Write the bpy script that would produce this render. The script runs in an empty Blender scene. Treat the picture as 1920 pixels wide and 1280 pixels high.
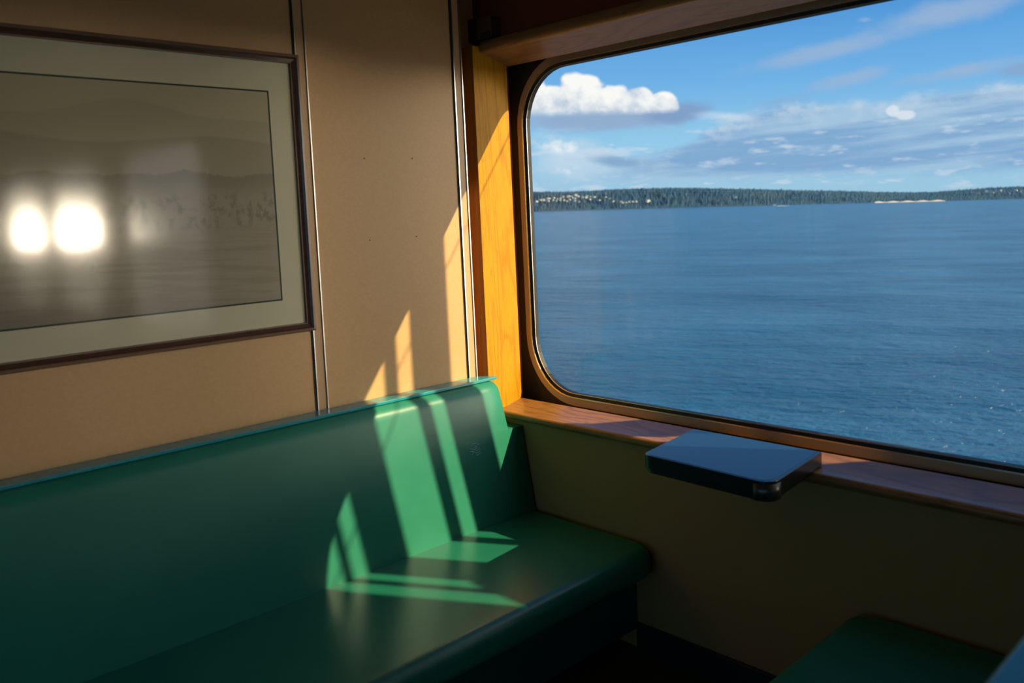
import bpy, bmesh, math, random
from mathutils import Vector, Matrix
random.seed(7)
S = 2.75            # metres per unit of the measured layout
H = 0.5995 * S       # eye height above the cabin floor
PI = math.pi
scn = bpy.context.scene
C = scn.collection

# ---------------------------------------------------------------- view geometry
F, CX, CY = 1610.03, 1082.0, 523.3
RR = Vector((0.68989, -0.72280, -0.04020)).normalized()
RD = Vector((-0.08690, -0.02760, -0.99583)).normalized()
RF = RR.cross(RD).normalized() * 1.0
if RF.x < 0: RF = -RF
RD = (RD - RD.dot(RR) * RR).normalized()

def ray(u, v):
    return ((u - CX) / F) * RR + ((v - CY) / F) * RD + RF

def P(x, y, z):
    return Vector((x * S, y * S, z * S + H))

# ---------------------------------------------------------------- node helpers
class E_:
    """tiny expression wrapper round a node socket"""
    def __init__(s, nt, k): s.nt = nt; s.k = k
    def _m(s, op, b=None, c=None, rev=False):
        n = s.nt.nodes.new('ShaderNodeMath'); n.operation = op
        args = [s, b, c]
        if rev: args = [b, s, c]
        for i, a in enumerate(args):
            if a is None: continue
            if isinstance(a, E_): s.nt.links.new(a.k, n.inputs[i])
            else: n.inputs[i].default_value = a
        return E_(s.nt, n.outputs[0])
    def __add__(s, b): return s._m('ADD', b)
    __radd__ = __add__
    def __sub__(s, b): return s._m('SUBTRACT', b)
    def __rsub__(s, b): return s._m('SUBTRACT', b, rev=True)
    def __mul__(s, b): return s._m('MULTIPLY', b)
    __rmul__ = __mul__
    def __truediv__(s, b): return s._m('DIVIDE', b)
    def pow(s, b): return s._m('POWER', b)
    def max(s, b): return s._m('MAXIMUM', b)
    def min(s, b): return s._m('MINIMUM', b)
    def abs(s): return s._m('ABSOLUTE')
    def sin(s): return s._m('SINE')
    def sqrt(s): return s._m('SQRT')
    def exp(s): return s._m('EXPONENT')
    def atan2(s, b): return s._m('ARCTAN2', b)

def smooth(e, a, b):
    n = e.nt.nodes.new('ShaderNodeMapRange'); n.interpolation_type = 'SMOOTHSTEP'
    e.nt.links.new(e.k, n.inputs[0])
    inv = a > b
    n.inputs[1].default_value = min(a, b); n.inputs[2].default_value = max(a, b)
    n.inputs[3].default_value = 1.0 if inv else 0.0
    n.inputs[4].default_value = 0.0 if inv else 1.0
    return E_(e.nt, n.outputs[0])

def vec(nt, x, y, z):
    n = nt.nodes.new('ShaderNodeCombineXYZ')
    for i, a in enumerate((x, y, z)):
        if isinstance(a, E_): nt.links.new(a.k, n.inputs[i])
        else: n.inputs[i].default_value = a
    return E_(nt, n.outputs[0])

def noise(v, scale=1.0, detail=4, rough=0.55, dist=0.0):
    n = v.nt.nodes.new('ShaderNodeTexNoise')
    v.nt.links.new(v.k, n.inputs['Vector'])
    n.inputs['Scale'].default_value = scale; n.inputs['Detail'].default_value = detail
    n.inputs['Roughness'].default_value = rough; n.inputs['Distortion'].default_value = dist
    return E_(v.nt, n.outputs['Fac'])

def mix(nt, fac, a, b):
    n = nt.nodes.new('ShaderNodeMix'); n.data_type = 'RGBA'
    if isinstance(fac, E_): nt.links.new(fac.k, n.inputs[0])
    else: n.inputs[0].default_value = fac
    for i, c in ((6, a), (7, b)):
        if isinstance(c, E_): nt.links.new(c.k, n.inputs[i])
        else: n.inputs[i].default_value = (c[0], c[1], c[2], 1)
    return E_(nt, n.outputs[2])

def lin(r, g, b):
    f = lambda c: c / 12.92 if c <= 0.04045 else ((c + 0.055) / 1.055) ** 2.4
    return (f(r / 255), f(g / 255), f(b / 255))

def coords(nt, kind='Object'):
    n = nt.nodes.new('ShaderNodeTexCoord')
    return E_(nt, n.outputs[kind])

def sep(v):
    n = v.nt.nodes.new('ShaderNodeSeparateXYZ'); v.nt.links.new(v.k, n.inputs[0])
    return [E_(v.nt, n.outputs[i]) for i in range(3)]

def mat(name, col, rough=0.5, metal=0.0, spec=0.5, bump=None, coat=0.0, coat_rough=0.1, ior=None):
    m = bpy.data.materials.new(name); m.use_nodes = True
    nt = m.node_tree; p = nt.nodes['Principled BSDF']
    if callable(col): col = col(nt)
    if isinstance(col, E_): nt.links.new(col.k, p.inputs['Base Color'])
    else: p.inputs['Base Color'].default_value = (*col, 1)
    if callable(rough): rough = rough(nt)
    if isinstance(rough, E_): nt.links.new(rough.k, p.inputs['Roughness'])
    else: p.inputs['Roughness'].default_value = rough
    p.inputs['Metallic'].default_value = metal
    p.inputs['Specular IOR Level'].default_value = spec
    p.inputs['Coat Weight'].default_value = coat; p.inputs['Coat Roughness'].default_value = coat_rough
    if ior: p.inputs['IOR'].default_value = ior
    if bump:
        h, strength, dist = bump
        b = nt.nodes.new('ShaderNodeBump'); b.inputs['Strength'].default_value = strength
        b.inputs['Distance'].default_value = dist
        nt.links.new(h(nt).k, b.inputs['Height']); nt.links.new(b.outputs[0], p.inputs['Normal'])
    return m

# ---------------------------------------------------------------- materials
def wallcol(nt):
    v = coords(nt); n = noise(v, 90, 3, 0.6); n2 = noise(v, 1.3, 3)
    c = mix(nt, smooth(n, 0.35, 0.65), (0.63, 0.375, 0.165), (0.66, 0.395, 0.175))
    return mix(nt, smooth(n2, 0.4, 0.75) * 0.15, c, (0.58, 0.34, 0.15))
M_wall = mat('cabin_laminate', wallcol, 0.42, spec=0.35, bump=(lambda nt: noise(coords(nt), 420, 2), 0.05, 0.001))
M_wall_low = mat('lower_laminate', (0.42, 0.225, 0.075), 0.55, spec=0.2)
M_batten = mat('batten_laminate', (0.60, 0.37, 0.19), 0.4, spec=0.35)
M_groove = mat('dark_groove', (0.03, 0.022, 0.012), 0.6)
M_alu = mat('brushed_aluminium', (0.72, 0.68, 0.62), 0.28, metal=1.0)
M_rim = mat('bright_rim_metal', (0.85, 0.80, 0.70), 0.22, metal=1.0)
M_gasket = mat('black_rubber_gasket', (0.008, 0.009, 0.010), 0.5)
M_frame = mat('painted_window_frame',
    lambda nt: mix(nt, smooth(noise(coords(nt), 26, 4, 0.7), 0.69, 0.73), (0.60, 0.42, 0.24), (0.25, 0.10, 0.05)), 0.4, spec=0.4)
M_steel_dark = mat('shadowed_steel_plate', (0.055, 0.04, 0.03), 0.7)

def oak(axis, base, dark, fine=1.0):
    """oak veneer with the grain running along one object axis"""
    def f(nt):
        x, y, z = sep(coords(nt))
        sc = [1.0, 1.0, 1.0]
        k = {'x': (0.10, 1, 1), 'y': (1, 0.10, 1), 'z': (1, 1, 0.10)}[axis]
        v = vec(nt, x * k[0], y * k[1], z * k[2])
        big = noise(v, 5.5, 3, 0.5, 0.6)
        rings = (big * 95.0).sin() * 0.5 + 0.5
        k2 = {'x': (0.035, 1, 1), 'y': (1, 0.035, 1), 'z': (1, 1, 0.035)}[axis]
        v2 = vec(nt, x * k2[0], y * k2[1], z * k2[2])
        fib = noise(v2, 340 * fine, 3, 0.6)
        c = mix(nt, rings.pow(3.0) * 0.45, base, dark)
        return mix(nt, smooth(fib, 0.52, 0.70) * 0.75, c, dark)
    return f
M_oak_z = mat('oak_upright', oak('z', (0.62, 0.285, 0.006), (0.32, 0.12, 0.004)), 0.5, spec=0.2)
M_oak_end_shaded = mat('oak_edge_shaded', oak('z', (0.30, 0.11, 0.018), (0.16, 0.055, 0.01)), 0.4)  # darker copy of the jamb oak: the end face's shade is in the colour
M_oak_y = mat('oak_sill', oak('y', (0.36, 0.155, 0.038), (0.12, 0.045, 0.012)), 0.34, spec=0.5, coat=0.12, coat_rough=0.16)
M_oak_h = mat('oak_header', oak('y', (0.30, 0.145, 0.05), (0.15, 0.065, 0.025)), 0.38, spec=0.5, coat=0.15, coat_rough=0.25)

def vinyl(name, a, b, rough):
    return mat(name, lambda nt: mix(nt, smooth(noise(coords(nt), 3.0, 4, 0.6), 0.35, 0.7), a, b), rough, spec=0.42,
               bump=(lambda nt: noise(coords(nt), 260, 3, 0.6) + noise(coords(nt), 7, 2) * 3.0, 0.10, 0.0015))
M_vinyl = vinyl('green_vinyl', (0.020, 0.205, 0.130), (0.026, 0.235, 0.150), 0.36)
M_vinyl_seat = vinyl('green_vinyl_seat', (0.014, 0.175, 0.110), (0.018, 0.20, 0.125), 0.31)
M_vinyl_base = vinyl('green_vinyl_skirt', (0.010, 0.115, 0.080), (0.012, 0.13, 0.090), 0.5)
M_ledge = mat('teal_ledge_laminate', (0.016, 0.30, 0.34), 0.25, spec=0.6, coat=0.1, coat_rough=0.1)
M_emb = mat('embossed_mark_vinyl', (0.13, 0.36, 0.30), 0.3, spec=0.6)
M_kick = mat('black_toe_kick', (0.012, 0.010, 0.008), 0.6)
M_table = mat('dark_blue_laminate', (0.006, 0.030, 0.080), 0.30, spec=0.5, coat=0.12, coat_rough=0.25)
M_table_edge = mat('black_moulded_edge', (0.014, 0.013, 0.014), 0.22, spec=0.6)
M_table_corner = mat('worn_corner_cap', (0.10, 0.085, 0.065), 0.3, metal=0.6)
M_picframe = mat('mahogany_moulding', oak('x', (0.085, 0.036, 0.022), (0.045, 0.02, 0.012)), 0.28, spec=0.5, coat=0.3)
M_picframe_lip = mat('mahogany_outer_bead', (0.20, 0.11, 0.075), 0.3, spec=0.5)
M_mat_board = mat('cream_mat_board', (0.70, 0.64, 0.45), 0.8)
M_matline = mat('dark_green_bevel_line', (0.012, 0.030, 0.022), 0.7)
M_valance = mat('red_brown_valance', (0.17, 0.045, 0.022), 0.7, spec=0.2)
M_boxwood = mat('brown_bracket_wood', (0.10, 0.05, 0.022), 0.5)
M_boxdark = mat('black_bracket', (0.018, 0.018, 0.015), 0.5)
M_floor = mat('brown_deck_floor', lambda nt: mix(nt, noise(coords(nt), 14, 5), (0.10, 0.055, 0.03), (0.14, 0.075, 0.04)), 0.5)
M_base = mat('black_baseboard', (0.02, 0.014, 0.010), 0.5)
M_ceil = mat('cabin_ceiling_panel', (0.40, 0.32, 0.22), 0.8)
M_back = mat('cabin_back_wall', (0.12, 0.08, 0.05), 0.6)
M_white = mat('white_ship_paint', (0.72, 0.72, 0.70), 0.5)
M_screw = mat('dark_screw', (0.02, 0.015, 0.01), 0.5)

def glass_mat(name, rough, tint=(0.985, 0.99, 0.985), ior=1.45):
    m = bpy.data.materials.new(name); m.use_nodes = True; nt = m.node_tree
    nt.nodes.remove(nt.nodes['Principled BSDF']); out = nt.nodes['Material Output']
    t = nt.nodes.new('ShaderNodeBsdfTransparent'); t.inputs[0].default_value = (*tint, 1)
    g = nt.nodes.new('ShaderNodeBsdfGlossy'); g.inputs['Roughness'].default_value = rough
    geo = nt.nodes.new('ShaderNodeNewGeometry')
    dp = nt.nodes.new('ShaderNodeVectorMath'); dp.operation = 'DOT_PRODUCT'
    nt.links.new(geo.outputs['Incoming'], dp.inputs[0]); nt.links.new(geo.outputs['Normal'], dp.inputs[1])
    c = E_(nt, dp.outputs['Value']).abs()
    r0 = ((ior - 1) / (ior + 1)) ** 2
    fr = (1 - c).max(0.0).pow(5.0) * (1 - r0) + r0
    mx = nt.nodes.new('ShaderNodeMixShader')
    nt.links.new(fr.k, mx.inputs[0]); nt.links.new(t.outputs[0], mx.inputs[1])
    nt.links.new(g.outputs[0], mx.inputs[2]); nt.links.new(mx.outputs[0], out.inputs[0])
    return m
M_glass = glass_mat('window_glass', 0.0, ior=1.30)
M_glazing = glass_mat('picture_glazing', 0.075, ior=1.6)

# ---------------------------------------------------------------- mesh helpers
def link(name, bm, m, parent=None, smooth_=False, bevel=None, seg=3):
    bmesh.ops.recalc_face_normals(bm, faces=bm.faces[:])
    me = bpy.data.meshes.new(name); bm.to_mesh(me); bm.free()
    o = bpy.data.objects.new(name, me); C.objects.link(o)
    for x in (m if isinstance(m, list) else [m]): me.materials.append(x)
    if smooth_:
        for p in me.polygons: p.use_smooth = True
    if bevel:
        md = o.modifiers.new('bevel', 'BEVEL'); md.width = bevel; md.segments = seg
        md.limit_method = 'ANGLE'; md.angle_limit = math.radians(35); md.harden_normals = False
        for p in me.polygons: p.use_smooth = True
        w = o.modifiers.new('wn', 'WEIGHTED_NORMAL'); w.keep_sharp = True
    if parent: o.parent = parent
    return o

def box(bm, x0, x1, y0, y1, z0, z1):
    """axis-aligned box in layout units"""
    vs = [bm.verts.new(P(x, y, z)) for x in (x0, x1) for y in (y0, y1) for z in (z0, z1)]
    for f in ((0, 1, 3, 2), (4, 6, 7, 5), (0, 4, 5, 1), (2, 3, 7, 6), (0, 2, 6, 4), (1, 5, 7, 3)):
        bm.faces.new([vs[i] for i in f])
    return bm

def boxes(*bs):
    bm = bmesh.new()
    for b in bs: box(bm, *b)
    return bm

def prism(pts, f0, f1):
    """closed polygon pts mapped by f0 and f1 to two parallel faces"""
    bm = bmesh.new()
    a = [bm.verts.new(f0(p)) for p in pts]; b = [bm.verts.new(f1(p)) for p in pts]
    n = len(pts)
    bm.faces.new(a); bm.faces.new(b[::-1])
    for i in range(n):
        bm.faces.new((a[i], b[i], b[(i + 1) % n], a[(i + 1) % n]))
    return bm

def thing(name, label, cat, loc, group=None):
    o = bpy.data.objects.new(name, None); C.objects.link(o); o.location = loc
    o['label'] = label; o['category'] = cat
    if group: o['group'] = group
    return o

def put(o, root):
    """parent a world-space mesh to an Empty without moving it"""
    o.parent = root; o.matrix_parent_inverse = Matrix.Translation(root.location).inverted()
    return o

def struct(o, label=None):
    o['kind'] = 'structure'
    if label: o['label'] = label
    return o

def rrect(y0, y1, z0, z1, r, n=10):
    pts = []
    for cy, cz, a0 in ((y1 - r, z1 - r, 0), (y0 + r, z1 - r, 90), (y0 + r, z0 + r, 180), (y1 - r, z0 + r, 270)):
        for i in range(n + 1):
            a = math.radians(a0 + 90 * i / n)
            pts.append((cy + r * math.cos(a), cz + r * math.sin(a)))
    return pts

def ring(outer, inner, x0, x1):
    """flat ring between two loops of the same length, from depth x0 to x1"""
    bm = bmesh.new(); n = len(outer)
    L = [[bm.verts.new(P(x, *p)) for p in loop] for loop, x in ((outer, x0), (inner, x0), (inner, x1), (outer, x1))]
    for k in range(4):
        a, b = L[k], L[(k + 1) % 4]
        for i in range(n):
            j = (i + 1) % n
            bm.faces.new((a[i], a[j], b[j], b[i]))
    return bm

def inset(y0, y1, z0, z1, r, d):
    return rrect(y0 + d, y1 - d, z0 + d, z1 - d, max(r - d, 0.004))

def square_loop(pts, y0, y1, z0, z1):
    """project every point of a loop out onto the rectangle round it"""
    cy, cz = (y0 + y1) / 2, (z0 + z1) / 2; hy, hz = (y1 - y0) / 2, (z1 - z0) / 2
    out = []
    for (y, z) in pts:
        dy, dz = (y - cy), (z - cz)
        k = min(hy / abs(dy) if abs(dy) > 1e-9 else 1e9, hz / abs(dz) if abs(dz) > 1e-9 else 1e9)
        out.append((cy + dy * k, cz + dz * k))
    # snap the nearest point of each corner so that the rectangle closes exactly
    for c in ((y0, z0), (y0, z1), (y1, z0), (y1, z1)):
        i = min(range(len(out)), key=lambda i: (out[i][0] - c[0]) ** 2 + (out[i][1] - c[1]) ** 2)
        out[i] = c
    return out

ZF, ZC = -0.5995, 0.365      # floor and ceiling
XW = 0.858                  # lower window wall
XF = 0.930                  # plane of the window frames
YB = -2.45; XB = -1.55      # far ends of the cabin

# ---------------------------------------------------------------- room shell
struct(link('floor', boxes((XB, XW + 0.11, YB, 1.08, ZF - 0.03, ZF)), M_floor), 'dark brown deck floor')
struct(link('ceiling', boxes((XB, XW + 0.11, YB, 1.08, ZC, ZC + 0.03)), M_ceil), 'tan cabin ceiling')
wl = struct(link('wall_left', boxes((XB, 0.8135, 1.0, 1.03, ZF, ZC), (0.8135 - 0.02, XW + 0.11, 1.03, 1.08, ZF, ZC)), M_wall),
            'peach laminate wall behind the green bench')
bm = bmesh.new()
for (x, z) in ((0.641, 0.078), (0.718, 0.079), (0.642, -0.031), (0.718, -0.030)):
    b2 = bmesh.new()
    bmesh.ops.create_cone(b2, cap_ends=True, segments=12, radius1=0.0028, radius2=0.0018, depth=0.0024,
                          matrix=Matrix.Translation(P(x, 1.0, z) + Vector((0, -0.001, 0))) @ Matrix.Rotation(PI / 2, 4, 'X'))
    link('screw', b2, M_screw, wl)
bm.free()
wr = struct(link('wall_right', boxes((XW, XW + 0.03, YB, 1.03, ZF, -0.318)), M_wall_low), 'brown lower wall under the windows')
struct(link('wall_back', boxes((XB, XW + 0.11, YB - 0.03, YB, ZF, ZC)), M_back))
struct(link('baseboard_right', boxes((XW - 0.005, XW, 0.42, 0.735, ZF, -0.563)), M_base, bevel=0.004), 'black baseboard at the foot of the window wall')
# valance panel over the header, and the steel plate that carries the window frames
struct(link('trim_5', boxes((0.866, 0.90, YB, 1.03, 0.236, ZC)), M_valance), 'dark red-brown panel above the window header')

GZ0, GZ1 = -0.2793, 0.2096
G1 = (0.130, 0.9835)
cells = [(-0.02, 1.08), (-0.86, -0.02), (-1.52, -0.86), (-2.45, -1.52)]
glassy = [G1, (-0.75, -0.19), (-1.43, -0.98), (-2.02, -1.62)]
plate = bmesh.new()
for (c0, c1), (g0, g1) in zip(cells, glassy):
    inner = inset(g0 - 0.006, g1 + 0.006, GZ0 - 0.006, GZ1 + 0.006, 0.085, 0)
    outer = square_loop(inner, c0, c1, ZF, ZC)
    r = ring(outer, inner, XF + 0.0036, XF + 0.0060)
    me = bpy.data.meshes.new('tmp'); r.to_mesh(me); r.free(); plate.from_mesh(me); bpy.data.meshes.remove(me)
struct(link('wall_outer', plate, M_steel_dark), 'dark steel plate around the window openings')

for k, (g0, g1) in enumerate(glassy):
    w = bpy.data.objects.new('window_%d' % (k + 1), None); C.objects.link(w)
    w.location = P(XF, (g0 + g1) / 2, GZ0 - 0.012); struct(w)
    if k == 0: w['label'] = 'large window with rounded corners looking onto the sea'
    a = (g0, g1, GZ0, GZ1, 0.080)
    f = link('window_frame', ring(inset(*a, -0.0215), inset(*a, -0.0085), XF - 0.006, XF + 0.008), M_frame, bevel=0.003, seg=2)
    put(f, w)
    put(link('inner_rim', ring(inset(*a, -0.0085), inset(*a, -0.0068), XF - 0.0080, XF - 0.0035), M_rim, smooth_=False), w)
    put(link('gasket', ring(inset(*a, -0.0068), inset(*a, -0.0016), XF - 0.0035, XF + 0.0035), M_gasket), w)
    put(link('glass_bead', ring(inset(*a, -0.0028), inset(*a, -0.0018), XF - 0.0042, XF - 0.0034), M_rim), w)
    gb = bmesh.new()
    lp = inset(*a, -0.004)
    gb.faces.new([gb.verts.new(P(XF + 0.002, *p)) for p in lp])
    put(link('glass_pane', gb, M_glass), w)

# oak window surround: sill, header, jamb (they run the whole length of the wall; the jamb stands in the corner)
def sill_pts():
    pts = [(0.9025, -0.2950), (0.9025, -0.3165), (0.860, -0.3165), (0.850, -0.3155)]
    for i in range(9):   # rounded nosing
        a = math.radians(250 - i * 150 / 8)
        pts.append((0.8525 + 0.0065 * math.cos(a), -0.3085 + 0.0060 * math.sin(a)))
    pts.append((0.868, -0.3030))
    return pts
sp = sill_pts()
struct(link('trim_1', prism(sp, lambda p: P(p[0], YB, p[1]), lambda p: P(p[0], 1.0, p[1])), M_oak_y, smooth_=False, bevel=0.0015, seg=2),
       'glossy oak window sill with a rounded front edge')
hp = [(0.9045, 0.2215), (0.9045, 0.245), (0.866, 0.256), (0.852, 0.254)]
for i in range(9):
    a = math.radians(160 + i * 115 / 8)
    hp.append((0.8555 + 0.0075 * math.cos(a), 0.2440 + 0.0075 * math.sin(a)))
struct(link('trim_2', prism(hp, lambda p: P(p[0], YB, p[1]), lambda p: P(p[0], 0.9985, p[1])), M_oak_h, bevel=0.0015, seg=2),
       'dark oak header board over the window')
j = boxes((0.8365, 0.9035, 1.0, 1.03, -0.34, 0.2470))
jo = link('trim_3', j, [M_oak_z, M_oak_end_shaded], bevel=0.002, seg=2)
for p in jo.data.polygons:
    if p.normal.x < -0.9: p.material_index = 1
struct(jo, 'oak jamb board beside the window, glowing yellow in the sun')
# dark joint between sill, header and the steel plate
struct(link('trim_4', boxes((0.9045, XF + 0.006, YB, 1.045, -0.335, -0.3085), (0.9045, XF + 0.006, YB, 1.045, 0.236, 0.25)), M_steel_dark))

# battens between the wall panels
def batten(x0, x1, n):
    o = link('trim_%d' % n, boxes((x0 + 0.0012, x1 - 0.0012, 0.9990, 1.0, ZF, ZC)), M_batten)
    struct(o, 'narrow vertical batten between two wall panels')
    for x in (x0, x1):
        link('metal_edge', boxes((x - 0.0006, x + 0.0009, 0.9972, 1.0, ZF, ZC)), M_alu, o)
        link('shadow_gap', boxes((x - (0.0028 if x == x0 else 0.0016), x - 0.0006, 0.9993, 1.0, ZF, ZC)), M_groove, o)
batten(0.5495, 0.5635, 6)
batten(0.7985, 0.8128, 7)

# ---------------------------------------------------------------- bench
def backy(z):
    y = 0.925 + (z + 0.4457) * 0.184
    r = 0.016
    t = z - (-0.2495 - r)
    if t > 0: y += r - math.sqrt(max(r * r - t * t, 0))
    return y

def make_bench(name, label, mirror, xl):
    my = (lambda y: 1.113 - y) if mirror else (lambda y: y)
    root = thing(name, label, 'bench', P(0.3, my(0.85), ZF), None)
    def Q(x, y, z): return P(x, my(y), z)
    # backrest: leaning padded slab, its upper end cut short where the window trim begins
    bm = bmesh.new()
    zs = [-0.2497, -0.2503, -0.2515, -0.2535, -0.256, -0.259, -0.263, -0.268, -0.28, -0.295, -0.31, -0.3215]
    zs2 = [-0.3225, -0.35, -0.39, -0.42, -0.46]
    rows = []
    xs = [xl, xl + 0.02] + [xl + (0.80 - xl) * i / 12 for i in range(1, 12)] + [0.80]
    def xr(z):
        e = 0.8235 + (-0.248 - z) * 0.09
        t = z + 0.259
        if t > 0: e -= 0.009 * (1 - math.sqrt(max(0, 1 - (t / 0.0096) ** 2)))
        return e
    def row(z, xe):
        f = [bm.verts.new(Q(x, backy(z), z)) for x in xs]
        f.append(bm.verts.new(Q(xe - 0.0045, backy(z) + 0.0006, z)))
        f.append(bm.verts.new(Q(xe - 0.0012, backy(z) + 0.0035, z)))
        f.append(bm.verts.new(Q(xe, backy(z) + 0.008, z)))
        f.append(bm.verts.new(Q(xe, 0.996, z)))
        return f
    R1 = [row(z, xr(z)) for z in zs]; R2 = [row(z, 0.8575) for z in zs2]
    for R in (R1, R2):
        for a, b in zip(R, R[1:]):
            for i in range(len(a) - 1):
                bm.faces.new((a[i], a[i + 1], b[i + 1], b[i]))
    a, b = R1[-1], R2[0]
    for i in range(len(a) - 1): bm.faces.new((a[i], a[i + 1], b[i + 1], b[i]))
    # back and ends
    bl = [bm.verts.new(Q(xl, 0.996, z)) for z in zs + zs2]
    allr = R1 + R2
    for i in range(len(allr) - 1):
        bm.faces.new((allr[i][0], allr[i + 1][0], bl[i + 1], bl[i]))
        bm.faces.new((bl[i], bl[i + 1], allr[i + 1][-1], allr[i][-1]))
    bm.faces.new([bl[0]] + allr[0]); bm.faces.new([bl[-1]] + allr[-1])
    o = link('backrest', bm, M_vinyl); put(o, root)
    for p in o.data.polygons: p.use_smooth = True
    e = o.modifiers.new('es', 'EDGE_SPLIT'); e.split_angle = math.radians(50)
    # ledge along the top
    pts = [(xl, 0.9988), (xl, 0.9705)]
    for i in range(9):
        t = math.radians(-90 + i * 90 / 8)
        pts.append((0.828 + 0.004 * math.cos(t) - 0.002, 0.9745 + 0.004 * math.sin(t)))
    pts += [(0.822, 0.985), (0.812, 0.996), (0.812, 0.9988)]
    bm = prism(pts, lambda p: Q(p[0], p[1], -0.2495), lambda p: Q(p[0], p[1], -0.2452))
    put(link('top_ledge', bm, M_ledge, bevel=0.003, seg=3), root)
    # seat cushion
    pts = [(xl, 0.945), (xl, 0.693)]
    cx_, cy_, r = 0.8575 - 0.030, 0.693 + 0.034, 1
    for i in range(9):
        t = math.radians(-90 + i * 90 / 8)
        pts.append((cx_ + 0.030 * math.cos(t), cy_ + 0.034 * math.sin(t)))
    pts.append((0.8575, 0.945))
    bm = prism(pts, lambda p: Q(p[0], p[1], -0.487), lambda p: Q(p[0], p[1], -0.4452))
    put(link('seat_cushion', bm, M_vinyl_seat, bevel=0.043, seg=6), root)
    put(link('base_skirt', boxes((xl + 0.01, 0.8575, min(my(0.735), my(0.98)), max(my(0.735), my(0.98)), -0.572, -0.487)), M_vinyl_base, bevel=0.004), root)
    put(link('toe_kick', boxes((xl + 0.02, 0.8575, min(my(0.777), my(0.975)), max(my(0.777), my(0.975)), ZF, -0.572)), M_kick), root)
    return root, o
b1, back1 = make_bench('booth_bench', 'long green vinyl bench along the left wall, striped with sunlight', False, -0.30)
b2, back2 = make_bench('booth_bench', 'dark green bench at the bottom right corner, mostly cut off by the frame', True, -0.05)

# embossed swirl mark on the backrest
def strokes():
    paths = [
        [(690,610),(700,570),(730,525),(790,505),(850,515),(880,525)],
        [(770,655),(775,620),(800,590),(840,585),(862,600),(855,640),(830,665),(800,670)],
        [(812,650),(822,620),(838,612)],
        [(665,665),(720,680),(780,685),(815,700),(850,725),(885,700),(925,650),(915,620)],
        [(665,745),(720,740),(770,740),(800,765),(850,795),(900,775),(940,740),(950,700),(945,670)],
        [(845,850),(885,855),(940,815),(990,770),(985,745)],
        [(775,745),(745,775),(720,830),(710,850)],
        [(890,545),(920,535)]]
    cu = bpy.data.curves.new('embossed_mark', 'CURVE'); cu.dimensions = '3D'
    cu.bevel_depth = 0.0022; cu.bevel_resolution = 2
    for pa in paths:
        sp_ = cu.splines.new('POLY'); sp_.points.add(len(pa) - 1)
        for i, (u, v) in enumerate(pa):
            d = ray(840 + u / 16, 800 + v / 16)
            # meet the leaning plane of the backrest
            k = 0.184; t = (0.925 + 0.4457 * k) / (d.y - k * d.z)
            q = P(*(d * t)) + Vector((0, 0.0003, 0))
            sp_.points[i].co = (*q, 1)
    o = bpy.data.objects.new('embossed_mark', cu); C.objects.link(o)
    o.data.materials.append(M_emb)
    dg = bpy.context.evaluated_depsgraph_get()
    me = bpy.data.meshes.new_from_object(o.evaluated_get(dg))
    bpy.data.objects.remove(o)
    m = bpy.data.objects.new('embossed_mark', me); C.objects.link(m)
    m.parent = back1
    m['label'] = 'small raised swirl mark pressed into the green vinyl'
    return m
mk = strokes()
mk.matrix_parent_inverse = Matrix.Translation(b1.location).inverted() @ Matrix.Identity(4)
mk.matrix_parent_inverse = Matrix.Identity(4)

# ---------------------------------------------------------------- window table
TB = [(0.874, 0.466), (0.742, 0.452), (0.748, 0.626), (0.874, 0.644)]
def rounded(poly, rs, n=7):
    out = []
    m = len(poly)
    for i in range(m):
        p = Vector(poly[i]); a = (Vector(poly[i - 1]) - p).normalized(); b = (Vector(poly[(i + 1) % m]) - p).normalized()
        r = rs[i]
        if r == 0: out.append(tuple(p)); continue
        s, e = p + a * r, p + b * r
        for k in range(n + 1):
            t = k / n
            q = s * (1 - t) ** 2 + p * 2 * t * (1 - t) + e * t * t
            out.append(tuple(q))
    return out
tb = thing('window_table', 'small dark blue table with a black edge, resting on the oak sill', 'table', P(0.80, 0.55, -0.306))
ol = rounded(TB, [0.002, 0.022, 0.012, 0.002])
cen = (0.81, 0.548)
def shrink(pts, k): return [(cen[0] + (x - cen[0]) * (1 - k), cen[1] + (y - cen[1]) * (1 - k)) for x, y in pts]
bm = prism(ol, lambda p: P(p[0], p[1], -0.3015), lambda p: P(p[0], p[1], -0.2856))
put(link('table_edge', bm, M_table_edge, bevel=0.010, seg=4), tb)
bm = prism(shrink(ol, 0.045), lambda p: P(p[0], p[1], -0.290), lambda p: P(p[0], p[1], -0.2853))
put(link('table_top', bm, M_table, bevel=0.0006, seg=1), tb)
fl = rounded([(0.842, 0.4655), (0.744, 0.455), (0.750, 0.624), (0.842, 0.6375)], [0, 0.020, 0.011, 0])
bm = prism(fl, lambda p: P(p[0], p[1], -0.3070), lambda p: P(p[0], p[1], -0.3010))
put(link('front_lip', bm, M_table_edge, bevel=0.003, seg=2), tb)
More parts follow.
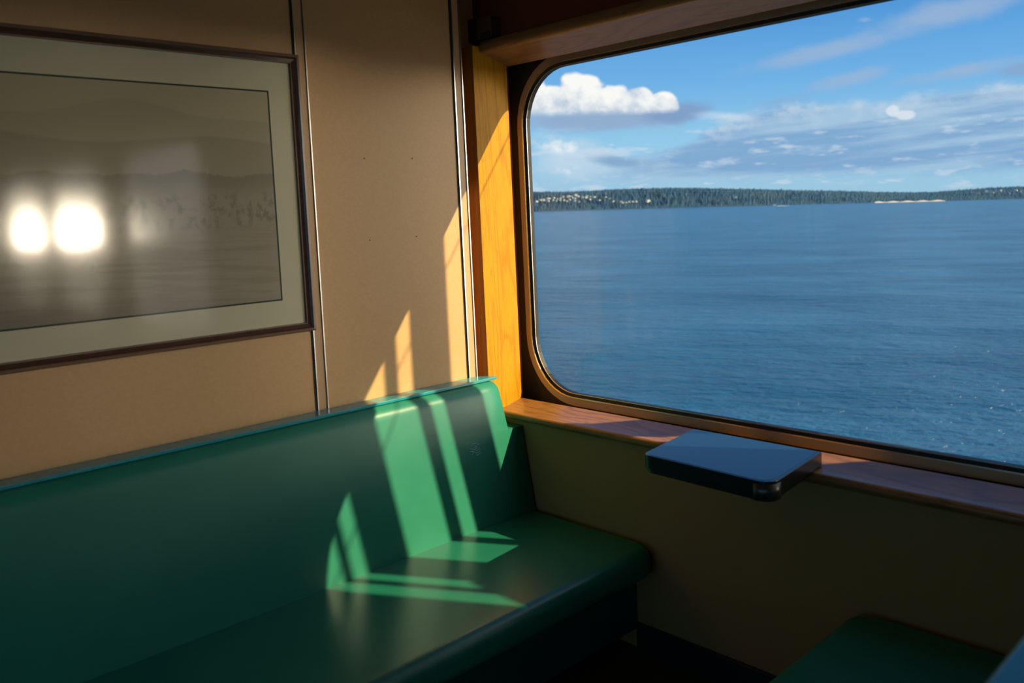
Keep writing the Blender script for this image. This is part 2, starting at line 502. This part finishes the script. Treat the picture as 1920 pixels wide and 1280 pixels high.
# rounded metal cap round the near corner
cap = []
c0 = rounded([(0.800, 0.4581), (0.7420, 0.4519), (0.7445, 0.520)], [0, 0.022, 0])[1:-1]
cb = bmesh.new(); ring1 = []
for (x, y) in c0:
    dn = (Vector((x, y)) - Vector((0.764, 0.474))).normalized() * 0.0006
    ring1.append((x + dn.x, y + dn.y))
for z0, z1 in ((-0.3065, -0.2890),):
    A_ = [cb.verts.new(P(x, y, z0)) for x, y in ring1]; B_ = [cb.verts.new(P(x, y, z1)) for x, y in ring1]
    C_ = [cb.verts.new(P(0.764 + (x - 0.764) * 0.86, 0.474 + (y - 0.474) * 0.86, z1)) for x, y in ring1]
    D_ = [cb.verts.new(P(0.764 + (x - 0.764) * 0.86, 0.474 + (y - 0.474) * 0.86, z0)) for x, y in ring1]
    n = len(A_)
    for i in range(n - 1):
        for a, b in ((A_, B_), (B_, C_), (C_, D_), (D_, A_)):
            cb.faces.new((a[i], a[i + 1], b[i + 1], b[i]))
    cb.faces.new((A_[0], B_[0], C_[0], D_[0])); cb.faces.new((A_[-1], B_[-1], C_[-1], D_[-1]))
o = put(link('corner_cap', cb, M_table_corner, smooth_=True), tb)
o['label'] = 'worn shiny corner of the table edge'

# ---------------------------------------------------------------- framed picture
PX0, PX1, PZ0, PZ1 = 0.02, 0.5505, -0.1405, 0.2035
pic = thing('framed_picture', 'large framed misty landscape in a dark wood frame hanging on the wall', 'picture', P((PX0 + PX1) / 2, 1.0, PZ0))
def moulding(prof):
    """profile = list of (inset, depth from the wall) swept round the rectangle with mitred corners"""
    bm = bmesh.new(); loops = []
    for d, h in prof:
        loops.append([bm.verts.new(P(x, 1.0 - h, z)) for x, z in
                      ((PX0 + d, PZ0 + d), (PX1 - d, PZ0 + d), (PX1 - d, PZ1 - d), (PX0 + d, PZ1 - d))])
    n = len(loops)
    for k in range(n):
        a, b = loops[k], loops[(k + 1) % n]
        for i in range(4):
            bm.faces.new((a[i], a[(i + 1) % 4], b[(i + 1) % 4], b[i]))
    return bm
fr = put(link('frame', moulding([(0.0, 0.0), (0.0, 0.0075), (0.0012, 0.0095), (0.0042, 0.0100), (0.0060, 0.0078), (0.0096, 0.0062), (0.0108, 0.0062), (0.0112, 0.0030), (0.0112, 0.0)]), M_picframe), pic)
link('outer_bead', moulding([(0.0010, 0.0088), (0.0012, 0.0103), (0.0040, 0.0107), (0.0046, 0.0090)]), M_picframe_lip, fr)
link('inner_bead', moulding([(0.0100, 0.0055), (0.0101, 0.0066), (0.0109, 0.0064), (0.0111, 0.0050)]), M_picframe_lip, fr)
put(link('mat_board', boxes((PX0 + 0.010, PX1 - 0.010, 0.9972, 0.9985, PZ0 + 0.010, PZ1 - 0.010)), M_mat_board), pic)
bm = bmesh.new()
iL, iR, iB, iT = 0.060, 0.5105, -0.0985, 0.1575
t_ = 0.0019
for b in ((iL, iR, iT - t_, iT), (iL, iR, iB, iB + t_), (iL, iL + t_, iB, iT), (iR - t_, iR, iB, iT)):
    box(bm, b[0], b[1], 0.9969, 0.9974, b[2], b[3])
put(link('bevel_line', bm, M_matline), pic)

def print_col(nt):
    x, y, z = sep(coords(nt))
    u = x * (1 / S); v = (z - H) * (1 / S)           # layout units
    vv = vec(nt, u, 0.0, v)
    n1 = noise(vec(nt, u * 1.0, 0.0, v * 0.3), 6, 3, 0.5)
    paper = (0.50, 0.43, 0.28); 
    c = mix(nt, 0.0, paper, paper)
    # far mountains, nearer hills: soft darker layers under their skylines
    m1 = 0.125 + ((u * 17.0 + 1.9).sin() * 0.010) + (u * 41.0).sin() * 0.004
    c = mix(nt, smooth(m1 - v, 0.0, 0.003) * 0.22, c, (0.25, 0.22, 0.15))
    c = mix(nt, smooth(m1 - v, 0.0, 0.045) * 0.5, c, paper)
    m2 = 0.098 + (u * 23.0 + 4.0).sin() * 0.006 + (u * 9.0).sin() * 0.003
    c = mix(nt, smooth(m2 - v, 0.0, 0.004) * 0.30, c, (0.24, 0.20, 0.14))
    c = mix(nt, smooth(m2 - v, 0.01, 0.045) * 0.5, c, (0.42, 0.36, 0.25))
    # distant conifers with a spiky skyline, then a nearer darker clump
    sp1 = noise(vec(nt, u, 0.0, 0.0), 330, 2, 0.8)
    sp2 = noise(vec(nt, u, 0.0, 0.0), 14, 2, 0.5)
    m3 = 0.052 + sp1 * 0.013 + (sp2 - 0.5) * 0.03
    c = mix(nt, smooth(m3 - v, 0.0, 0.002) * 0.42, c, (0.17, 0.13, 0.10))
    c = mix(nt, smooth(m3 - v, 0.004, 0.030) * 0.75, c, (0.45, 0.38, 0.28))
    blot = noise(vec(nt, u, 0.0, v * 0.7), 75, 4, 0.7)
    band = smooth(v, 0.040, 0.026) * smooth(v, -0.012, 0.002)
    c = mix(nt, band * smooth(blot, 0.48, 0.60) * 0.5, c, (0.16, 0.15, 0.11))
    # mud flats and water lines
    st = noise(vec(nt, u * 0.06, 0.0, v + u * 0.05), 150, 4, 0.6)
    low = smooth(v, 0.0, -0.03)
    c = mix(nt, low * smooth(st, 0.45, 0.6) * 0.30, c, (0.26, 0.20, 0.14))
    c = mix(nt, smooth(v + u * 0.10, -0.03, -0.075) * 0.55, c, (0.20, 0.165, 0.115))
    return c
M_print = mat('misty_landscape_print', print_col, 0.75)
bm = boxes((iL + t_, iR - t_, 0.9971, 0.9974, iB + t_, iT - t_))
put(link('print', bm, M_print), pic)
gb = bmesh.new()
gb.faces.new([gb.verts.new(P(x, 0.9952, z)) for x, z in ((PX0 + 0.011, PZ0 + 0.011), (PX1 - 0.011, PZ0 + 0.011), (PX1 - 0.011, PZ1 - 0.011), (PX0 + 0.011, PZ1 - 0.011))])
put(link('glazing', gb, M_glazing), pic)

# ---------------------------------------------------------------- small box in the top corner
bx = thing('corner_bracket_box', 'small dark brown box mounted in the top corner above the window trim', 'box', P(0.855, 0.985, 0.2545))
put(link('housing', boxes((0.846, 0.866, 0.967, 0.998, 0.2560, 0.2860)), M_boxwood, bevel=0.003), bx)
put(link('bracket', boxes((0.848, 0.866, 0.998, 1.022, 0.2545, 0.2890)), M_boxdark, bevel=0.003), bx)
put(link('clip', boxes((0.8445, 0.8475, 0.969, 0.990, 0.2545, 0.2640)), M_boxdark, bevel=0.001), bx)

# ---------------------------------------------------------------- outside the ship: unseen posts, screen and cable added to stripe the sunlight
QX = 1.16
def ypos(q): return 1 - (QX - q) / 0.55
cols = [(0.697, 0.767, 'unseen blocker post added nearest the window corner'), (0.651, 0.675, 'unseen thin blocker post added between two wide ones'),
        (0.520, 0.585, 'unseen broad blocker post added between the slim ones')]
cols.append((0.487, 0.502, 'unseen slim blocker post added next to the solid screen'))
for q0, q1, lb in cols:
    dx = min(0.012, (q1 - q0) * 0.3); hy = ((q1 - q0) - dx) / 0.55 / 2; ym = ypos((q0 + q1) / 2)
    bs = [(QX - dx / 2, QX + dx / 2, ym - hy, ym + hy, ZF, 0.85)]
    if q0 == 0.487: bs.append((QX - 0.003, QX + 0.003, ypos(0.462), ypos(0.518), ZF, 0.33))  # low plate added to keep sun off the bench skirt
    o = link('stripe_blocker', boxes(*bs), M_white, bevel=0.003)
    o['label'] = lb; o['category'] = 'light blocker'
o = link('blocker_screen', boxes((QX - 0.004, QX + 0.004, -0.75, ypos(0.457), ZF, 0.85)), M_white, bevel=0.003)
o['label'] = 'unseen solid white screen added outside the cabin to block sun'; o['category'] = 'screen'
bm = bmesh.new()
bmesh.ops.create_cone(bm, cap_ends=True, segments=12, radius1=0.003, radius2=0.003, depth=2.2 * S,
                      matrix=Matrix.Translation(P(QX + 0.012, -0.3, 0.5105)) @ Matrix.Rotation(PI / 2, 4, 'X'))
o = link('shadow_cable', bm, M_alu, smooth_=True); o['label'] = 'unseen thin steel cable added to cast a shadow line'; o['category'] = 'cable'
struct(link('trim_8', boxes((XF + 0.02, QX + 0.2, YB, 1.6, ZF - 0.03, ZF)), M_white))   # side deck

# ---------------------------------------------------------------- sea frame (the ship lists slightly)
N_ = ray(1920, 366).cross(ray(1000, 391)).normalized()
if N_.z < 0: N_ = -N_
EX = (Vector((1, 0, 0)) - N_ * N_.x).normalized(); EY = N_.cross(EX)
CAM = P(0, 0, 0)
HS = 12.0
SEA = Matrix((( EX.x, EY.x, N_.x, 0), (EX.y, EY.y, N_.y, 0), (EX.z, EY.z, N_.z, 0), (0, 0, 0, 1)))
SEA = Matrix.Translation(CAM - N_ * HS) @ SEA
def azel(u, v):
    d = ray(u, v); return math.atan2(d.dot(EY), d.dot(EX)), math.atan2(d.dot(N_), math.hypot(d.dot(EX), d.dot(EY)))

# sea
bm = bmesh.new()
radii = [6, 20, 40, 80, 160, 320, 700, 1500, 3000, 4200]
prev = None
for r in radii:
    cur = [bm.verts.new((r * math.cos(2 * PI * i / 96), r * math.sin(2 * PI * i / 96), 0)) for i in range(96)]
    if prev:
        for i in range(96): bm.faces.new((prev[i], prev[(i + 1) % 96], cur[(i + 1) % 96], cur[i]))
    else: bm.faces.new(cur)
    prev = cur
def sea_h(nt):
    x, y, z = sep(coords(nt))
    p = x * 0.866 + y * 0.5; q = y * 0.866 - x * 0.5
    a = noise(vec(nt, p, q * 0.42, 0.0), 0.55, 4, 0.6, 0.3)
    a2 = noise(vec(nt, p + q * 0.25, q * 0.5, 4.0), 1.5, 4, 0.6, 0.2)
    b = noise(vec(nt, p, q * 0.35, 2.0), 0.10, 3, 0.5)
    a3 = noise(vec(nt, p + q * 0.15, q * 0.45, 7.0), 4.2, 3, 0.6)
    return a * 1.0 + a2 * 0.62 + a3 * 0.16 + b * 3.0
def sea_c(nt):
    x, y, z = sep(coords(nt))
    n = noise(vec(nt, x, y, 0.0), 0.03, 4, 0.6)
    return mix(nt, smooth(n, 0.35, 0.7), (0.003, 0.055, 0.130), (0.016, 0.100, 0.210))
M_sea = mat('sea_water', sea_c, 0.19, spec=0.5, ior=1.33, bump=(sea_h, 1.0, 0.74))
sea = link('sea', bm, M_sea); sea.matrix_world = SEA
sea['label'] = 'rippled blue sea outside the window'; sea['category'] = 'sea'; sea['kind'] = 'stuff'

# wooded far shore
ridge = [(940, 358), (1000, 360), (1050, 360), (1100, 358.5), (1150, 355.5), (1200, 353.5), (1280, 352.5), (1340, 353.5), (1400, 354.5), (1460, 356),
         (1500, 357), (1560, 358), (1600, 359), (1660, 360.5), (1700, 361), (1750, 360), (1800, 356.5), (1850, 353), (1900, 350.5), (1960, 349)]
rid = [azel(u, v) for u, v in ridge]
def ridge_el(az):
    if az >= rid[0][0]: return rid[0][1]
    for (a0, e0), (a1, e1) in zip(rid, rid[1:]):
        if a1 <= az <= a0:
            t = (a0 - az) / (a0 - a1); return e0 + (e1 - e0) * t
    return rid[-1][1]
D0, D1 = 3150.0, 4100.0
def ground(az, t):
    hmax = D1 * math.tan(ridge_el(az)) + HS
    s = t * t * (3 - 2 * t)
    return hmax * (0.35 * t + 0.65 * s) if t <= 1 else hmax
bm = bmesh.new(); rnd = random.Random(3)
azL, azR = azel(700, 380)[0], azel(2150, 380)[0]
NA, NR = 1500, 9
rows = []
for k in range(NR + 1):
    t = k / NR; row_ = []
    for i in range(NA + 1):
        az = azL + (azR - azL) * i / NA
        d = D0 + (D1 - D0) * t + rnd.uniform(-25, 25) * (k > 0)
        h = ground(az, t)
        if k == 0: h = -0.5
        elif k < NR: h += rnd.uniform(0, 2.2)
        else: h += rnd.choice((0, 1, 2, 4, 7)) * rnd.uniform(0.4, 1.0)
        row_.append(bm.verts.new((d * math.cos(az), d * math.sin(az), h)))
    rows.append(row_)
row_ = [bm.verts.new(((D1 + 300) * math.cos(azL + (azR - azL) * i / NA), (D1 + 300) * math.sin(azL + (azR - azL) * i / NA), -2)) for i in range(NA + 1)]
rows.append(row_)
for a, b in zip(rows, rows[1:]):
    for i in range(NA): bm.faces.new((a[i], a[i + 1], b[i + 1], b[i]))
def hazed_land_c(nt):  # tree colour with aerial haze mixed in as blue
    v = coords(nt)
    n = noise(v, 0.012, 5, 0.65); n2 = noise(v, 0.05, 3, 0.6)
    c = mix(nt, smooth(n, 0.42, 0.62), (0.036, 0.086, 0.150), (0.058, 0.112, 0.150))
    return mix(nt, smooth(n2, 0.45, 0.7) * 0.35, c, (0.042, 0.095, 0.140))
M_hazed_land = mat('wooded_shore', hazed_land_c, 0.9, spec=0.0)
land = link('wooded_shore', bm, M_hazed_land); land.matrix_world = SEA
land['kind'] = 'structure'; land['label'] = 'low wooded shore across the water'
# beach
bm = bmesh.new()
a0, a1 = azel(1640, 380)[0], azel(1772, 377)[0]
prev = None
for i in range(31):
    az = a0 + (a1 - a0) * i / 30
    cur = [bm.verts.new((d * math.cos(az), d * math.sin(az), h)) for d, h in ((D0 - 30, 0.1), (D0 - 12, 3.0 + 1.5 * math.sin(i)), (D0 + 2, 0.2))]
    if prev:
        for k in range(2): bm.faces.new((prev[k], prev[k + 1], cur[k + 1], cur[k]))
    prev = cur
be = link('sand_spit', bm, mat('pale_sand', (0.62, 0.55, 0.42), 0.9)); be.matrix_world = SEA
be['label'] = 'thin pale sandy beach at the foot of the far shore'; be['category'] = 'beach'

# houses on the far slope
def house_mesh():
    bm = bmesh.new()
    w, l, h = 4.0, 6.0, 5.0
    vs = [bm.verts.new(c) for c in ((-w, -l, 0), (w, -l, 0), (w, l, 0), (-w, l, 0), (-w, -l, h), (w, -l, h), (w, l, h), (-w, l, h), (0, -l, h + 3), (0, l, h + 3))]
    for f, m in (((0, 1, 5, 8, 4), 0), ((2, 3, 7, 9, 6), 0), ((0, 4, 7, 3), 0), ((1, 2, 6, 5), 0), ((5, 6, 9, 8), 1), ((4, 8, 9, 7), 1), ((0, 3, 2, 1), 0)):
        bm.faces.new([vs[i] for i in f]).material_index = m
    return bm
M_h = mat('house_wall', (0.66, 0.64, 0.56), 0.7); M_r = mat('house_roof', (0.34, 0.33, 0.30), 0.8)
hpx = []
for u in range(1014, 1100, 6): hpx.append((u + rnd.uniform(-2, 2), 372.5 - (u - 1014) * 0.03 + rnd.uniform(-2.6, 2.6)))
for u in range(1008, 1092, 7): hpx.append((u + rnd.uniform(-2, 2), 376 + rnd.uniform(-1.8, 1.8)))
hpx += [(1066, 368), (1072, 367.5), (1080, 366), (1100, 366.5), (1107, 368), (1115, 369), (1106, 373.5), (1124, 375), (1136, 369), (1144, 371.5),
        (1150, 377), (1164, 378), (1168, 380), (1174, 379), (1180, 378), (1186, 377.5), (1193, 377.5), (1216, 376.5), (1213, 378),
        (1380, 369.5), (1822, 360), (1836, 361.5), (1850, 359), (1862, 360.5), (1876, 357), (1890, 359), (1905, 356.5), (1914, 358.5), (1893, 362)]
first = None
for (u, v) in hpx:
    az, el = azel(u, v)
    t = 0.02
    while t < 0.99:
        d = D0 + (D1 - D0) * t
        if ground(az, t) + 9 - HS > d * math.tan(el): break
        t += 0.004
    d = D0 + (D1 - D0) * t - 20
    z = d * math.tan(el) + HS
    if first is None:
        o = link('house', house_mesh(), [M_h, M_r]); first = o
    else:
        o = first.copy(); C.objects.link(o)
    s = rnd.uniform(0.5, 0.85) * (1.25 if u in (1066, 1106, 1124, 1150, 1216, 1380, 1144, 1080) else 1)
    o.matrix_world = SEA @ Matrix.Translation((d * math.cos(az), d * math.sin(az), z - 3)) @ Matrix.Rotation(az + rnd.uniform(-.5, .5) + PI / 2 * rnd.choice((0, 1)), 4, 'Z') @ Matrix.Scale(s, 4)
    o['category'] = 'house'
    if u < 1240: o['group'] = 'pale houses on the left slope of the far shore'; o['label'] = 'tiny pale house among the houses on the left slope of the far shore'
    elif u < 1400: o['label'] = 'lone white house on the dark wooded shore'
    else: o['group'] = 'pale houses on the right ridge'; o['label'] = 'tiny pale house among trees on the right end of the far shore'

# boat and wake
az, el = azel(1452, 386.3)
dB = HS / math.tan(max(-el, 0.0035))
bt = bpy.data.objects.new('motor_boat', None); C.objects.link(bt)
bt.matrix_world = SEA @ Matrix.Translation((dB * math.cos(az), dB * math.sin(az), 0)) @ Matrix.Rotation(az + PI / 2, 4, 'Z')
bt['label'] = 'tiny white motor boat crossing near the far shore'; bt['category'] = 'boat'
def local(name, pts, faces, m):
    bm = bmesh.new(); vs = [bm.verts.new(p) for p in pts]
    for f in faces: bm.faces.new([vs[i] for i in f])
    o = link(name, bm, m); o.parent = bt; return o
local('hull', [(-8, -2.2, 0), (6, -2.2, 0), (6, 2.2, 0), (-8, 2.2, 0), (-8, -2.6, 2.6), (8, -2.2, 2.8), (11, 0, 3.4), (8, 2.2, 2.8), (-8, 2.6, 2.6)],
      [(0, 1, 2, 3), (0, 1, 5, 4), (1, 2, 7, 6, 5), (2, 3, 8, 7), (0, 4, 8, 3), (4, 5, 6, 7, 8)], M_white)
local('cabin', [(-4, -1.6, 2.6), (3, -1.6, 2.7), (3, 1.6, 2.7), (-4, 1.6, 2.6), (-4, -1.4, 5.6), (1.5, -1.4, 5.6), (1.5, 1.4, 5.6), (-4, 1.4, 5.6)],
      [(0, 1, 5, 4), (1, 2, 6, 5), (2, 3, 7, 6), (0, 4, 7, 3), (4, 5, 6, 7)], M_white)
bm = bmesh.new()
vs = [bm.verts.new(p) for p in ((-9, -1.5, 0.15), (-45, -6, 0.15), (-45, 6, 0.15), (-9, 1.5, 0.15), (-9, 0, 0.9), (-40, 0, 0.35))]
for f in ((0, 1, 5, 4), (4, 5, 2, 3), (0, 4, 3), (1, 2, 5)): bm.faces.new([vs[i] for i in f])
wk = link('wake', bm, mat('white_foam', (0.8, 0.82, 0.85), 0.8)); wk.matrix_world = bt.matrix_world.copy()
wk['label'] = 'white foam wake behind the motor boat'; wk['category'] = 'wake'; wk['kind'] = 'stuff'

# ---------------------------------------------------------------- sky
w = bpy.data.worlds.new('sky'); scn.world = w; w.use_nodes = True
nt = w.node_tree; bg = nt.nodes['Background']
tc = nt.nodes.new('ShaderNodeTexCoord')
def dotc(v):
    n = nt.nodes.new('ShaderNodeVectorMath'); n.operation = 'DOT_PRODUCT'
    nt.links.new(tc.outputs['Generated'], n.inputs[0]); n.inputs[1].default_value = v
    return E_(nt, n.outputs['Value'])
dx, dy, dz = dotc(EX), dotc(EY), dotc(N_)
hor = (dx * dx + dy * dy).sqrt()
U = dy.atan2(dx) * -1000.0          # milliradians, growing to the right
V = dz.atan2(hor) * 1000.0          # milliradians above the horizon
def sk(u, v):
    a, e = azel(u, v); return -1000 * a, 1000 * e
nzA = noise(vec(nt, U * 0.006, V * 0.012, 0.0), 1.0, 3, 0.55) - 0.5
nzB = noise(vec(nt, U * 0.018, V * 0.030, 3.7), 1.0, 4, 0.6) - 0.5
nzC = noise(vec(nt, U * 0.05, V * 0.06, 9.1), 1.0, 4, 0.6) - 0.5
# clear sky
sky = mix(nt, smooth(V, 0, 70), lin(158, 200, 226), lin(150, 204, 236))
sky = mix(nt, smooth(V, 60, 150), sky, lin(112, 178, 232))
sky = mix(nt, smooth(V, 130, 230), sky, lin(78, 150, 218))
sky = mix(nt, smooth(V, 220, 700), sky, lin(60, 118, 190))
def seg(a, b, wid, edge=0.6, warp=0.5, shade=None):
    """soft elongated cloud between two sky points"""
    (ax, ay), (bx_, by_) = sk(*a), sk(*b)
    L = math.hypot(bx_ - ax, by_ - ay); cxx, cyy = (ax + bx_) / 2, (ay + by_) / 2
    c, s = (bx_ - ax) / L, (by_ - ay) / L
    u = (U - cxx) * c + (V - cyy) * s; v = (V - cyy) * c - (U - cxx) * s
    r = ((u * (2 / L)).pow(2.0) + (v * (1 / wid)).pow(2.0)).sqrt()
    r = r + nzA * warp + nzB * warp * 0.9 + nzC * warp * 0.25
    return smooth(r, 1.0, 1.0 - edge)
# streaks in the blue
for a, b, wd, amt, col in (((1350, 140), (1760, 45), 15, 0.75, lin(158, 184, 216)), ((1560, 75), (1960, -25), 20, 0.8, lin(158, 184, 216)),
                           ((1480, 175), (1720, 115), 12, 0.7, lin(158, 184, 216)), ((1640, 160), (1980, 100), 12, 0.75, lin(158, 184, 216)),
                           ((1840, 140), (1990, 120), 10, 0.6, lin(140, 165, 200)), ((1360, 215), (1560, 170), 9, 0.5, lin(140, 175, 214)),
                           ((1600, 38), (1645, 36), 4, 0.4, lin(170, 190, 215))):
    sky = mix(nt, seg(a, b, wd, 0.8, 0.9) * amt, sky, col)
# broad layered bank
(bu0, bv0), (bu1, bv1), (bu2, bv2) = sk(1150, 300), sk(1500, 195), sk(1920, 150)
t1 = smooth(U, bu0, bu1); t2 = smooth(U, bu1, bu2)
top = t1 * (bv1 - 56) + 56 + t2 * (bv2 - bv1)
bank = smooth(top - V + nzA * 26 + nzB * 22 + nzC * 8, -3, 9) * smooth(V + nzB * 14, 18, 40)
bank = bank * smooth(U + nzA * 60, sk(1060, 300)[0], sk(1240, 300)[0])
lay = noise(vec(nt, U * 0.004, V * 0.045 - U * 0.003, 1.3), 1.0, 4, 0.6)
bankc = mix(nt, smooth(lay, 0.38, 0.60), lin(126, 165, 208), lin(168, 198, 224))
crest = smooth(top - V + nzA * 30 + nzB * 30, 34, 0)
bankc = mix(nt, crest * smooth(nzB + nzC * 0.5, -0.10, 0.14) * 0.8, bankc, lin(205, 219, 234))
sky = mix(nt, bank * 0.85, sky, bankc)
# small bright tufts scattered through the bank and the hazy band
tuft = smooth(noise(vec(nt, U * 0.020, V * 0.075, 5.5), 1.0, 3, 0.6), 0.545, 0.68)
sky = mix(nt, tuft * smooth(V, 8, 30) * smooth(V, 112, 70) * 0.62, sky, lin(208, 222, 236))
low = smooth(noise(vec(nt, U * 0.028, V * 0.11, 2.2), 1.0, 3, 0.6), 0.55, 0.68)
sky = mix(nt, low * smooth(V, 42, 22) * smooth(V, 6, 14) * 0.6, sky, lin(208, 220, 232))
# lower left pale puffs
sky = mix(nt, seg((960, 300), (1180, 315), 36, 0.9, 1.3) * 0.8, sky, lin(200, 220, 236))
sky = mix(nt, seg((985, 262), (1110, 285), 14, 0.7, 1.0) * smooth(nzB + nzC, -0.2, 0.15) * 0.95, sky, lin(238, 243, 248))
sky = mix(nt, seg((1085, 296), (1240, 312), 9, 0.8, 0.9) * 0.8, sky, lin(128, 164, 204))
sky = mix(nt, seg((1010, 318), (1150, 320), 10, 0.7, 1.2) * smooth(nzC, -0.05, 0.12) * 0.9, sky, lin(238, 243, 247))
# the cumulus: shaded base, then white billows
sky = mix(nt, seg((930, 232), (1330, 215), 17, 0.55, 0.75) * 0.9, sky, lin(148, 174, 208))
sky = mix(nt, seg((1180, 224), (1360, 200), 14, 0.7, 0.8) * 0.9, sky, lin(130, 160, 202))
sky = mix(nt, seg((1290, 215), (1440, 222), 8, 0.8, 0.8) * 0.8, sky, lin(205, 222, 238))
bill = None
vor = nt.nodes.new('ShaderNodeTexVoronoi'); vor.feature = 'SMOOTH_F1'
vor.inputs['Smoothness'].default_value = 0.5; vor.inputs['Scale'].default_value = 1.0
nt.links.new(vec(nt, U * 0.055 + nzC * 0.8, V * 0.060 + nzC * 0.8, 0.0).k, vor.inputs['Vector'])
cell = E_(nt, vor.outputs['Distance'])
for (u, v, a, b) in ((1088, 180, 52, 46), (1040, 190, 40, 34), (990, 184, 46, 46), (1150, 190, 48, 34), (1196, 190, 36, 32), (1242, 197, 36, 27), (1110, 208, 175, 16)):
    cu_, cv_ = sk(u, v)
    g = ((U - cu_ + nzB * 14) * (1 / (a * 0.62))).pow(2.0) + ((V - cv_ + nzC * 8) * (1 / (b * 0.62))).pow(2.0)
    g = 1 - g.sqrt()
    bill = g if bill is None else bill.max(g)
bm_ = bill + nzB * 0.30 + nzC * 0.34 - cell * 0.22
wh = smooth(bm_, -0.06, 0.12)
flat = sk(1100, 214)[1]
wh = wh * smooth(V + nzB * 6, flat - 4, flat + 5)
shade = mix(nt, smooth(nzC * 0.9 + nzB * 0.6 + cell * -0.30 + (V - flat) * 0.012, -0.35, 0.25), lin(176, 196, 220), lin(253, 253, 250))
sky = mix(nt, wh, sky, shade)
for (u, v, a, b) in ((1673, 208, 9, 9), (1697, 216, 15, 7)):
    cu_, cv_ = sk(u, v)
    g = 1 - (((U - cu_) * (1 / a)).pow(2.0) + ((V - cv_) * (1 / b)).pow(2.0)).sqrt() + nzB * 0.8 + nzC * 0.5
    sky = mix(nt, smooth(g, 0.15, 0.5) * 0.85, sky, lin(222, 232, 242))
# overcast glare near the sun, round to the right of the view
SUNV = Vector((0.55, -1.0, 0.80)).normalized()
sd = dotc(SUNV)
glow = smooth(sd, 0.45, 1.0).pow(2.0) * 1.2
# low sky glow added in place of sea glitter, also lighting the wall
ga = ((U - 1310.0) * (1 / 48.0)).pow(2.0) + ((V - 0.0) * (1 / 26.0)).pow(2.0)
glow = glow + (ga * -1.0).exp() * 260.0
gb_ = ((U - 840.0) * (1 / 190.0)).pow(2.0) + ((V - 60.0) * (1 / 150.0)).pow(2.0)  # broad unseen sky glow added to brighten the wall near the window
glow = glow + (gb_ * -1.0).exp() * 13.0
glowc = nt.nodes.new('ShaderNodeVectorMath'); glowc.operation = 'SCALE'
glowc.inputs[0].default_value = (1.0, 0.86, 0.64); nt.links.new(glow.k, glowc.inputs['Scale'])
addn = nt.nodes.new('ShaderNodeVectorMath'); addn.operation = 'ADD'
nt.links.new(sky.k, addn.inputs[0]); nt.links.new(glowc.outputs[0], addn.inputs[1])
nt.links.new(addn.outputs[0], bg.inputs['Color']); bg.inputs['Strength'].default_value = 1.0
w.cycles.sampling_method = 'MANUAL'; w.cycles.sample_map_resolution = 1024

# sun
sd_ = bpy.data.lights.new('sun', 'SUN'); sd_.energy = 7.6; sd_.angle = math.radians(0.42); sd_.color = (1.0, 0.81, 0.46)
so = bpy.data.objects.new('sun', sd_); C.objects.link(so)
so.rotation_mode = 'QUATERNION'; so.rotation_quaternion = SUNV.to_track_quat('Z', 'Y')
so.location = SUNV * 30

# ---------------------------------------------------------------- camera
cd = bpy.data.cameras.new('camera'); cam = bpy.data.objects.new('camera', cd); C.objects.link(cam)
cd.sensor_width = 36; cd.lens = F / 1920 * 36
cd.shift_x = (960 - CX) / 1920; cd.shift_y = (CY - 640) / 1920
m = Matrix((RR, -RD, -RF)).transposed().to_4x4(); m.translation = CAM
cam.matrix_world = m
cd.clip_end = 20000; cd.clip_start = 0.02
cd.dof.use_dof = True; cd.dof.focus_distance = 4.2; cd.dof.aperture_fstop = 3.2
scn.camera = cam
scn.cycles.use_adaptive_sampling = True; scn.cycles.adaptive_threshold = 0.02; scn.cycles.max_bounces = 6; scn.cycles.diffuse_bounces = 4; scn.cycles.glossy_bounces = 3; scn.cycles.transmission_bounces = 2
scn.view_settings.view_transform = 'Standard'; scn.view_settings.look = 'None'
scn.view_settings.exposure = 0.0; scn.view_settings.gamma = 1.0
try: scn.view_settings.use_curve_mapping = False
except Exception: pass
